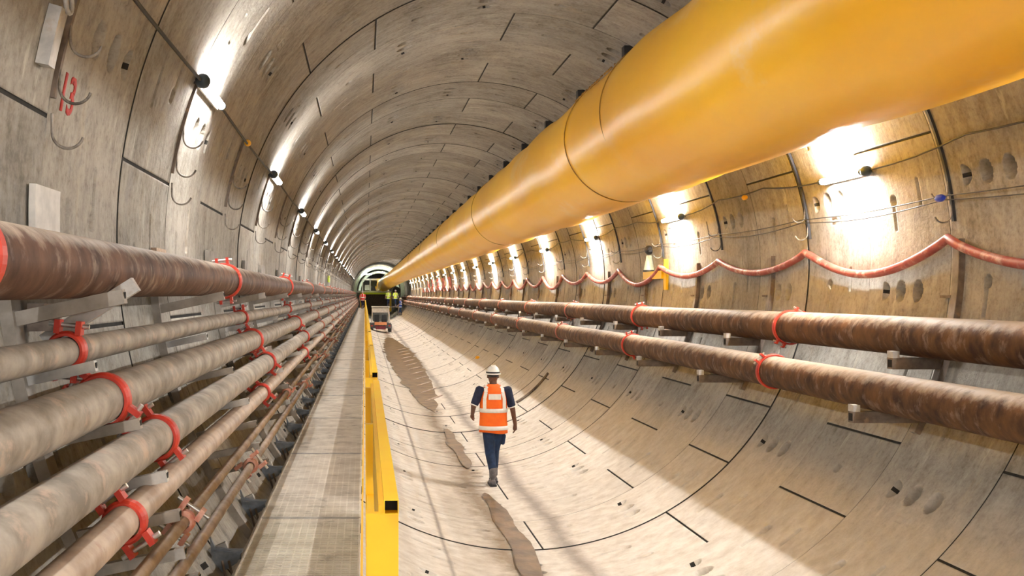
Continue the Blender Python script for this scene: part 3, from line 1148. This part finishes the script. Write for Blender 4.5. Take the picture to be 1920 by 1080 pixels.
tag(curved_sheet(-1, z2a(CZ + 0.50), z2a(CZ + 0.26), 4.55, 4.92, 0.02, 0.03, M['white_board'], 'wall_plate'),
    'pale grey plate on the left wall above the thick rusty pipe', 'plate')
tag(curved_sheet(-1, z2a(CZ + 0.33), z2a(CZ + 0.15), 7.15, 7.5, 0.02, 0.04, M['cork'], 'wall_plate'),
    'speckled brown plate on the left wall behind the thick rusty pipe', 'plate')
for i, (y, wd) in enumerate(((9.6, 0.55), (12.5, 0.4), (14.5, 0.5), (17.4, 0.4), (20.4, 0.5), (23.3, 0.45))):
    tag(curved_sheet(-1, z2a(CZ + 0.42), z2a(CZ + 0.14), y, y + wd, 0.015, 0.035, M['post_grey'], 'grey_panel'),
        'dull grey panel on the left wall behind the pipe, %s to the camera' % nth(i + 1), 'panel', 'grey panels behind the left pipes')
# a bracket bar poking up across the thick rusty pipe
t = empty('tilted_bracket', (0, 4.43, 0), 'grey steel bar tilted up across the thick rusty left pipe', 'bracket')
b = MB()
b.bar((-1.40, 0, CZ - 0.205), (-1.00, 0, CZ + 0.045), 0.045, 0.065)
b.build('bar', M['galv'], t)
MB().box(-1.46, -1.34, -0.05, 0.05, CZ - 0.16, CZ - 0.04).build('base_bracket', M['dark_steel'], t)
# inspection strip with a clamp at the upper left
t = empty('wall_conduit', (0, 0, 0), 'grey conduit with round clamp at the top left of the left wall', 'conduit')
b = MB()
b.arcbar(R - 0.07, R - 0.01, -74.3, -78.8, 4.47, 4.56, 8)
b.build('conduit', M['galv'], t)
b = MB()
a = math.radians(-73.4)
c0 = (AX + (R - 0.06) * math.sin(a), 4.55, AZ + (R - 0.09) * math.cos(a))
b.tube([(c0[0] + 0.02 * math.sin(0), c0[1] + 0.05 * math.cos(q), c0[2] + 0.05 * math.sin(q)) for q in np.linspace(0, 2 * PI, 20)[:-1]], 0.012, 8, closed=True)
b.build('clamp', M['galv'], t)


def paint_text(txt, y, z, size, sx, lab, name='painted_number'):
    cu = bpy.data.curves.new('t', 'FONT')
    cu.body = txt
    cu.size = size
    cu.offset = 0.004
    cu.resolution_u = 4
    to = bpy.data.objects.new('t', cu)
    COL.objects.link(to)
    dg = bpy.context.evaluated_depsgraph_get()
    me = bpy.data.meshes.new_from_object(to.evaluated_get(dg))
    bpy.data.objects.remove(to)
    bm = bmesh.new()
    bm.from_mesh(me)
    bmesh.ops.subdivide_edges(bm, edges=bm.edges, cuts=2)
    bmesh.ops.triangulate(bm, faces=bm.faces)
    for v in bm.verts:
        tx, ty = v.co.x, v.co.y
        wob = 0.006 * noise.noise(Vector((tx * 40, ty * 40, 3)))
        zz = z + ty
        xx = wall_x(zz, -1, 0.005)
        v.co = Vector((xx, y + tx * sx + wob, zz + wob))
    ext = bmesh.ops.extrude_face_region(bm, geom=bm.faces[:])
    for v in ext['geom']:
        if isinstance(v, bmesh.types.BMVert):
            v.co.x -= 0.004
    bm.to_mesh(me)
    bm.free()
    me.materials.clear()
    me.materials.append(M['red_paint'])
    o = bpy.data.objects.new(name, me)
    COL.objects.link(o)
    return tag(o, lab, 'painted number')


paint_text('13', 4.88, CZ + 0.90, 0.26, 1.0, 'red spray-painted number 13 on the left wall')

# ------------------------------------------------------------------ survey instrument on a yellow wall bracket
t = empty('wall_bracket', (0, 18.1, 0), 'bright yellow wall bracket behind the red hose on the right wall', 'bracket')
zb = CZ + 0.30
xw = wall_x(zb, 1)
MB().box(xw - 0.06, xw - 0.01, -0.35, -0.22, zb - 0.22, zb + 0.32).build('upright', M['yellow_bright'], t)
b = MB()
b.box(xw - 0.10, xw - 0.02, -0.22, 0.95, zb - 0.02, zb + 0.12)
b.build('shelf', M['yellow_bright'], t)
t = empty('survey_instrument', (xw - 0.07, 18.75, zb + 0.12), 'green and black survey instrument standing on the yellow wall bracket', 'survey instrument')
b = MB()
b.tube([(0, 0, 0), (0, 0, 0.03)], 0.11, 16)
b.build('base_plate', M['black'], t)
b = MB()
b.tube([(0, 0, 0.03), (0, 0, 0.10), (0, 0, 0.22), (0, 0, 0.30)], [0.10, 0.085, 0.06, 0.05], 16)
b.build('body', M['green_steel'], t)
b = MB()
b.ball((0, 0, 0.40), 0.085, 16)
b.tube([(0, -0.10, 0.40), (0, -0.06, 0.40)], 0.045, 12)
b.build('head', M['black'], t)


# ------------------------------------------------------------------ people
def remesh(obs, name, mat, parent, voxel=0.011, smooth=4):
    """join lofts into one continuous skin."""
    vs, fs = [], []
    for b in obs:
        o = len(vs)
        vs += b.v
        fs += [tuple(i + o for i in f) for f in b.f]
    me = bpy.data.meshes.new('tmp')
    me.from_pydata(vs, [], fs)
    bm = bmesh.new()
    bm.from_mesh(me)
    bmesh.ops.recalc_face_normals(bm, faces=bm.faces)
    bm.to_mesh(me)
    bm.free()
    ob = bpy.data.objects.new('tmp', me)
    COL.objects.link(ob)
    md = ob.modifiers.new('r', 'REMESH')
    md.mode = 'VOXEL'
    md.voxel_size = voxel
    md.use_smooth_shade = True
    ms = ob.modifiers.new('s', 'SMOOTH')
    ms.iterations = smooth
    ms.factor = 0.5
    dg = bpy.context.evaluated_depsgraph_get()
    dg.update()
    out = bpy.data.meshes.new_from_object(ob.evaluated_get(dg))
    bpy.data.objects.remove(ob)
    out.name = name
    out.materials.clear()
    out.materials.append(mat)
    out.polygons.foreach_set('use_smooth', [True] * len(out.polygons))
    r = bpy.data.objects.new(name, out)
    COL.objects.link(r)
    r.parent = parent
    return r


def loft(rings, n=20, cap=True):
    """rings: (cx, cy, cz, rx, ry)."""
    b = MB()
    vs, fs = [], []
    for cx, cy, cz, rx, ry in rings:
        for j in range(n):
            a = 2 * PI * j / n
            vs.append((cx + rx * math.cos(a), cy + ry * math.sin(a), cz))
    for i in range(len(rings) - 1):
        for j in range(n):
            j2 = (j + 1) % n
            fs.append((i * n + j, i * n + j2, (i + 1) * n + j2, (i + 1) * n + j))
    if cap:
        fs.append(tuple(reversed(range(n))))
        fs.append(tuple(range((len(rings) - 1) * n, len(rings) * n)))
    b.add(vs, fs, True)
    return b


def limb(pts, rads, n=14):
    P = [Vector(p) for p in pts]
    a = P[0] - (P[1] - P[0]).normalized() * rads[0] * 0.5
    z = P[-1] + (P[-1] - P[-2]).normalized() * rads[-1] * 0.5
    b = MB()
    b.tube([a] + P + [z], [rads[0] * 0.6] + list(rads) + [rads[-1] * 0.6], n)
    return b


def person(loc, label, rz=0.0, vest='orange_cloth', shirt='navy_cloth', trousers='jeans', skin='skin', name='person', detail=True, scale=1.0):
    t = empty(name, loc, label, 'person', None, rz)
    t.scale = (scale,) * 3
    vx = 0.011 if detail else 0.022
    # ---- body: one skin
    parts = []
    LS, LE, LW = (-0.205, 0, 1.54), (-0.325, -0.03, 1.265), (-0.315, 0.17, 1.12)
    RS, RE, RW = (0.215, 0, 1.54), (0.305, -0.03, 1.23), (0.362, 0.04, 0.965)
    parts.append(loft([(0, 0.0, 0.90, 0.155, 0.105), (0, 0, 1.05, 0.145, 0.10), (0, 0, 1.25, 0.165, 0.11), (0, 0, 1.45, 0.185, 0.11), (0, 0, 1.57, 0.13, 0.08), (0, 0.01, 1.62, 0.06, 0.06)]))
    parts.append(limb([(0, 0.01, 1.58), (0, 0.03, 1.70)], [0.062, 0.060]))
    # head, bowed a little forward
    parts.append(loft([(0, 0.075, 1.625, 0.03, 0.03), (0, 0.065, 1.645, 0.055, 0.07), (0, 0.05, 1.69, 0.070, 0.092), (0, 0.045, 1.74, 0.077, 0.100),
                       (0, 0.04, 1.79, 0.078, 0.100), (0, 0.035, 1.83, 0.068, 0.086), (0, 0.035, 1.86, 0.04, 0.05), (0, 0.035, 1.87, 0.01, 0.01)]))
    parts.append(limb([(0, 0.14, 1.76), (0, 0.165, 1.725)], [0.012, 0.018]))       # nose
    for e in (-1, 1):
        parts.append(limb([(e * 0.080, 0.03, 1.765), (e * 0.086, 0.03, 1.72)], [0.017, 0.013]))   # ears
    for S, E, Wr in ((LS, LE, LW), (RS, RE, RW)):
        parts.append(limb([S, E, Wr], [0.062, 0.045, 0.031]))
    hips = ((-0.085, 0, 0.93), (0.085, 0, 0.93))
    knees = ((-0.055, -0.01, 0.50), (0.035, 0.12, 0.53))
    ank = ((-0.030, -0.13, 0.12), (0.045, 0.20, 0.10))
    for h, kn, an in zip(hips, knees, ank):
        parts.append(limb([h, kn, an], [0.085, 0.058, 0.042]))
        parts.append(limb([(an[0], an[1] - 0.03, 0.06), (an[0], an[1] + 0.16, 0.045)], [0.045, 0.035]))
    # hands: palm, four fingers and a thumb each
    for Wr, d, sd, th in ((LW, Vector((0.05, 0.7, -0.7)).normalized(), Vector((0.2, 0.7, 0.7)).normalized(), 1), (RW, Vector((-0.05, 0.12, -1)).normalized(), Vector((0.15, 1, 0.1)).normalized(), 1)):
        Wv = Vector(Wr)
        nrm = d.cross(sd).normalized()
        palm = Wv + d * 0.055
        parts.append(limb([Wv, palm, Wv + d * 0.085], [0.028, 0.036, 0.034]))
        curl = nrm * (0.020 if Wr is RW else 0.028) * (1 if Wr is LW else -1)
        for fi in range(4):
            base = Wv + d * 0.088 + sd * (0.030 - 0.020 * fi)
            ln = (0.062, 0.072, 0.066, 0.050)[fi]
            m1 = base + d * ln * 0.5 + curl * 0.35
            parts.append(limb([base, m1, m1 + d * ln * 0.35 + curl, ], [0.0105, 0.010, 0.009], 8))
        tb = Wv + d * 0.035 + sd * 0.030
        parts.append(limb([tb, tb + sd * 0.025 + d * 0.03, tb + sd * 0.03 + d * 0.06], [0.013, 0.011, 0.010], 8))
    remesh(parts, 'body', M[skin], t, 0.0085 if detail else 0.02, 2)
    # ---- shirt with short sleeves
    sh = [loft([(0, 0, 0.90, 0.175, 0.125), (0, 0, 1.1, 0.172, 0.12), (0, 0, 1.3, 0.188, 0.125), (0, 0, 1.48, 0.205, 0.125), (0, 0, 1.57, 0.15, 0.09), (0, 0.01, 1.615, 0.072, 0.07)])]
    for S, E in ((LS, LE), (RS, RE)):
        S, E = Vector(S), Vector(E)
        sh.append(limb([S, S + (E - S) * 0.86], [0.084, 0.066]))
    shirt_o = remesh(sh, 'shirt', M[shirt], t, vx, 2)
    for S, E in ((LS, LE), (RS, RE)):
        S, E = Vector(S), Vector(E)
        p = S + (E - S) * 0.93
        b = MB()
        d = (E - S).normalized()
        b.tube([p - d * 0.008, p + d * 0.008], 0.0655, 20)
        b.build('sleeve_trim', M['silver'], t).parent = shirt_o
    # ---- trousers
    tr = [loft([(0, 0, 0.84, 0.165, 0.12), (0, 0, 0.95, 0.168, 0.12), (0, 0, 1.02, 0.165, 0.118)])]
    for h, kn, an in zip(hips, knees, ank):
        tr.append(limb([h, kn, (an[0], an[1], an[2] + 0.15)], [0.105, 0.080, 0.066]))
    tr.append(limb([(0.165, -0.01, 0.80), (0.155, 0.02, 0.66)], [0.040, 0.036]))      # thigh pocket
    remesh(tr, 'trousers', M[trousers], t, vx, 2)
    # ---- boots
    for an in ank:
        b1 = limb([(an[0], an[1], an[2] + 0.17), (an[0], an[1], an[2] + 0.02)], [0.062, 0.056])
        b2 = limb([(an[0], an[1] - 0.045, 0.055), (an[0], an[1] + 0.10, 0.055), (an[0], an[1] + 0.20, 0.045)], [0.052, 0.052, 0.042])
        bo = remesh([b1, b2], 'boot', M['boot'], t, vx, 2)
        b3 = MB()
        b3.box(an[0] - 0.052, an[0] + 0.052, an[1] - 0.09, an[1] + 0.22, 0.0, 0.035)
        b3.build('sole', M['sole'], t).parent = bo
    # ---- vest
    vr = [(0, 0, 0.845, 0.232, 0.165), (0.0, 0, 0.95, 0.228, 0.162), (0, 0, 1.10, 0.220, 0.152), (0, 0, 1.25, 0.222, 0.148), (0, 0, 1.40, 0.222, 0.146),
          (0, 0, 1.50, 0.205, 0.135), (0, 0, 1.575, 0.150, 0.105), (0, 0.01, 1.625, 0.080, 0.080)]
    v = loft(vr, 40, cap=False)
    for i, p in enumerate(v.v):                                     # folds
        a = math.atan2(p[1], p[0])
        f = 0.006 * math.sin(a * 7 + p[2] * 9) * (1.5 - p[2])
        v.v[i] = (p[0] * (1 + f), p[1] * (1 + f * 2), p[2] + (0.012 * math.sin(a * 2) if p[2] < 0.9 else 0))
    vo = v.build('safety_vest', M[vest], t)
    md = vo.modifiers.new('thick', 'SOLIDIFY')
    md.thickness = 0.006
    for zc, hh in ((1.205, 0.033), (0.925, 0.033)):
        def rad(z):
            for q0, q1 in zip(vr[:-1], vr[1:]):
                if q0[2] <= z <= q1[2]:
                    u = (z - q0[2]) / (q1[2] - q0[2])
                    return q0[3] + (q1[3] - q0[3]) * u, q0[4] + (q1[4] - q0[4]) * u
            return 0.2, 0.14
        rg = []
        for z in (zc - hh, zc, zc + hh):
            a_, c_ = rad(z)
            rg.append((0, 0, z, a_ + 0.009, c_ + 0.009))
        bb = loft(rg, 40, cap=False).build('reflective_band', M['silver'], t)
        bb.parent = vo
        bb.modifiers.new('thick', 'SOLIDIFY').thickness = 0.003
    for e in (-1, 1):                                               # shoulder braces, back and front
        for f in (-1, 1):
            b = MB()
            ps = []
            for z in (1.22, 1.30, 1.40, 1.50, 1.56, 1.585):
                rx, ry = rad(z)
                x = e * (0.158 if z < 1.5 else 0.135 if z < 1.57 else 0.11)
                yy = f * (ry + 0.010) * math.sqrt(max(0.02, 1 - (x / (rx + 0.01)) ** 2))
                ps.append((x, yy, z + (0.01 if z > 1.5 else 0)))
            for p0, p1 in zip(ps[:-1], ps[1:]):
                b.bar(p0, p1, 0.056, 0.006, up=(0.35 * e, f, 0.2))
            b.build('shoulder_band', M['silver'], t).parent = vo
    b = MB()
    ry = 0.158
    b.box(-0.10, 0.10, -ry - 0.003, -ry + 0.012, 1.385, 1.475)
    b.build('back_patch', M['silver'], t).parent = vo
    # ---- helmet
    b = loft([(0, 0.035, 1.79, 0.108, 0.135), (0, 0.03, 1.83, 0.104, 0.128), (0, 0.025, 1.875, 0.088, 0.108), (0, 0.02, 1.905, 0.058, 0.075), (0, 0.02, 1.922, 0.022, 0.03)], 28)
    for xx in (-0.03, 0, 0.03):
        b.tube([(xx, -0.05, 1.90), (xx, 0.02, 1.925), (xx, 0.10, 1.895)], 0.008, 8)
    he = b.build('helmet', M['helmet'], t)
    b = loft([(0, 0.045, 1.778, 0.125, 0.160), (0, 0.045, 1.790, 0.127, 0.162), (0, 0.04, 1.795, 0.108, 0.135)], 28)
    b.build('helmet_brim', M['helmet'], t).parent = he
    b = loft([(0, 0.035, 1.800, 0.112, 0.139), (0, 0.035, 1.822, 0.110, 0.137)], 28)
    b.build('helmet_strap', M['black'], t).parent = he
    b = loft([(0, 0.02, 1.735, 0.081, 0.088), (0, 0.02, 1.785, 0.084, 0.10)], 20)
    b.build('hair', M['black'], t)
    return t


person((2.075, 16.36, floor_z(2.075) - 0.004), 'worker in orange hi-vis vest, white helmet and blue trousers walking away', 0.03)
person((2.75, 118.0, CZ - 1.40), 'distant person in lime yellow hi-vis top, left of the two on the work platform', 2.8, 'lime_cloth', 'lime_cloth', 'navy_cloth', 'skin2', detail=False)
person((3.55, 117.4, CZ - 1.40), 'distant person in lime yellow hi-vis top, right of the two on the work platform', 3.6, 'lime_cloth', 'lime_cloth', 'jeans', 'skin2', detail=False)
person((3.95, 112.0, floor_z(4.05)), 'distant person in blue work clothes near the far right wall pipes', 1.2, 'blue_cloth', 'blue_cloth', 'jeans', 'skin2', detail=False)
person((-0.25, 112.0, WZ), 'distant person in red work clothes at the far end of the walkway', 3.0, 'red_cloth', 'red_cloth', 'navy_cloth', 'skin2', detail=False)
t = empty('work_platform', (3.0, 118.0, 0), 'low steel work platform far down the tunnel carrying two people in lime yellow', 'platform')
MB().box(-0.75, 1.0, -1.2, 1.2, CZ - 1.48, CZ - 1.40).build('deck', M['dark_steel'], t)
for px in (-0.68, 0.93):
    for py in (-1.1, 1.1):
        MB().box(px - 0.05, px + 0.05, py - 0.05, py + 0.05, floor_z(3.0 + px) - 0.02, CZ - 1.48).build('leg', M['dark_steel'], t)

# ------------------------------------------------------------------ small service vehicle
vy, vxc = 80.0, 1.25
vz = floor_z(vxc) + 0.03
t = empty('utility_vehicle', (vxc, vy, vz), 'small open-cab utility vehicle with cream frame at the far end of the tunnel floor', 'vehicle')
b = MB()
b.box(-0.82, 0.82, 0.0, 3.0, 0.35, 0.70)
b.box(-0.88, 0.88, -0.10, 0.25, 0.30, 0.62)
b.build('chassis', M['chassis'], t)
MB().box(-0.48, 0.48, -0.18, -0.08, 0.55, 0.80).build('tail_panel', M['orange_paint'], t)
MB().box(-0.40, 0.40, -0.22, -0.10, 0.22, 0.50).build('bumper', M['maroon'], t)
b = MB()
for x in (-0.70, 0.70):
    for y in (0.1, 1.9):
        b.bar((x, y, 0.68), (x * 0.92, y, 1.95), 0.07, 0.07, up=(0, 1, 0))
    b.bar((x * 0.92, 0.1, 1.95), (x * 0.92, 1.9, 1.95), 0.07, 0.07)
b.build('cab_frame', M['cream_paint'], t)
MB().box(-0.72, 0.72, 0.0, 2.0, 1.95, 2.02).build('roof', M['cream_paint'], t)
MB().box(-0.60, 0.60, 1.85, 1.88, 0.8, 1.9).build('windscreen', M['glass_dark'], t)
MB().box(-0.62, 0.62, 0.12, 0.16, 1.55, 1.90).build('rear_panel', M['cream_paint'], t)
for x in (-0.3, 0.3):
    b = MB()
    b.box(x - 0.2, x + 0.2, 0.7, 1.15, 0.7, 0.9)
    b.box(x - 0.2, x + 0.2, 0.6, 0.72, 0.85, 1.35)
    b.build('seat', M['black'], t)
for x in (-0.74, 0.74):
    for y in (0.35, 2.5):
        b = MB()
        b.tube([(x - 0.13, y, 0.33), (x + 0.13, y, 0.33)], 0.33, 24)
        wh = b.build('wheel', M['black'], t)
        MB().tube([(x - 0.14, y, 0.33), (x + 0.14, y, 0.33)], 0.14, 16).build('hub', M['galv'], wh)
for x in (-0.7, 0.7):
    MB().box(x - 0.07, x + 0.07, -0.12, -0.09, 0.45, 0.55).build('tail_light', M['red'], t)

# ------------------------------------------------------------------ machine gantry at the far end
t = empty('gantry', (AX, 133.0, AZ), 'pale green and white steel machine gantry filling the far end of the tunnel', 'gantry')
for r0, r1, y0, y1 in ((3.0, 3.35, 0.0, 0.35), (2.45, 2.75, 2.2, 2.5), (3.0, 3.35, 4.5, 4.9)):
    b = MB()
    b.arcbar(r0, r1, -112, 112, y0, y1, 40, ax=0, az=0)
    b.build('arch_rib', M['green_steel'], t)
MB().box(-2.9, 1.6, -0.4, 5.0, -0.10, 0.12).build('deck', M['white_steel'], t)
for x in (-2.2, -1.2, -0.2, 0.8):
    b = MB()
    b.box(x - 0.08, x + 0.08, -0.2, 0.0, 0.1, 1.6)
    b.build('post', M['white_steel'], t)
MB().box(-2.3, 0.95, -0.2, 0.0, 1.5, 1.7).build('header_beam', M['white_steel'], t)
MB().box(-1.1, 0.6, 0.1, 0.4, 0.7, 1.35).build('control_panel', M['dark_panel'], t)
MB().box(-1.9, -1.3, 0.1, 0.6, 0.2, 0.9).build('cabinet', M['white_steel'], t)
b = MB()
b.box(-2.5, -2.2, 0, 4.8, -2.2, -0.1)
b.build('leg', M['rail_yellow'], t)
MB().box(1.3, 1.6, 0, 4.8, -2.6, -0.1).build('leg', M['rail_yellow'], t)
MB().box(-2.3, 1.5, -0.45, -0.4, -0.35, -0.12).build('fascia', M['lime_cloth'], t)
MB().box(-2.2, 1.3, 3.5, 3.6, -3.0, -0.2).build('back_sheet', M['dark_steel'], t)
b = MB()
b.tube([(2.2, -1.5, 0.15), (2.2, 2.5, 0.15)], 0.5, 24)
b.build('fan_casing', M['black'], t)
tm = emit('work_light', (0.95, 1.0, 0.92), 40)
for x in (-1.5, 0.2, 1.5):
    b = MB()
    b.box(x - 0.5, x + 0.5, -0.3, -0.22, 2.55 - abs(x) * 0.2, 2.63 - abs(x) * 0.2)
    b.build('work_light', tm, t)

# small high-visibility plate far along the left wall
b = MB()
z = CZ + 0.62
b.box(wall_x(z, -1) + 0.02, wall_x(z, -1) + 0.06, 41, 42.4, z - 0.12, z + 0.14)
tag(b.build('sign_plate', M['lime_cloth']), 'small lime green plate far along the left wall', 'plate')
for i in range(5):
    y = 62 + i * 5.2
    b = MB()
    z = CZ + 0.75
    b.arcbar(R - 0.05, R - 0.02, z2a(z + 0.35), z2a(z - 0.30), y, y + 1.6, 4)
    tag(b.build('red_sheet', M['red']), 'distant red sheet on the right wall, %s to the camera' % nth(i + 1), 'sheet', 'red sheets far along the right wall')

for l, c in SEEN.items():
    if c > 1:
        print('DUP LABEL', c, l)
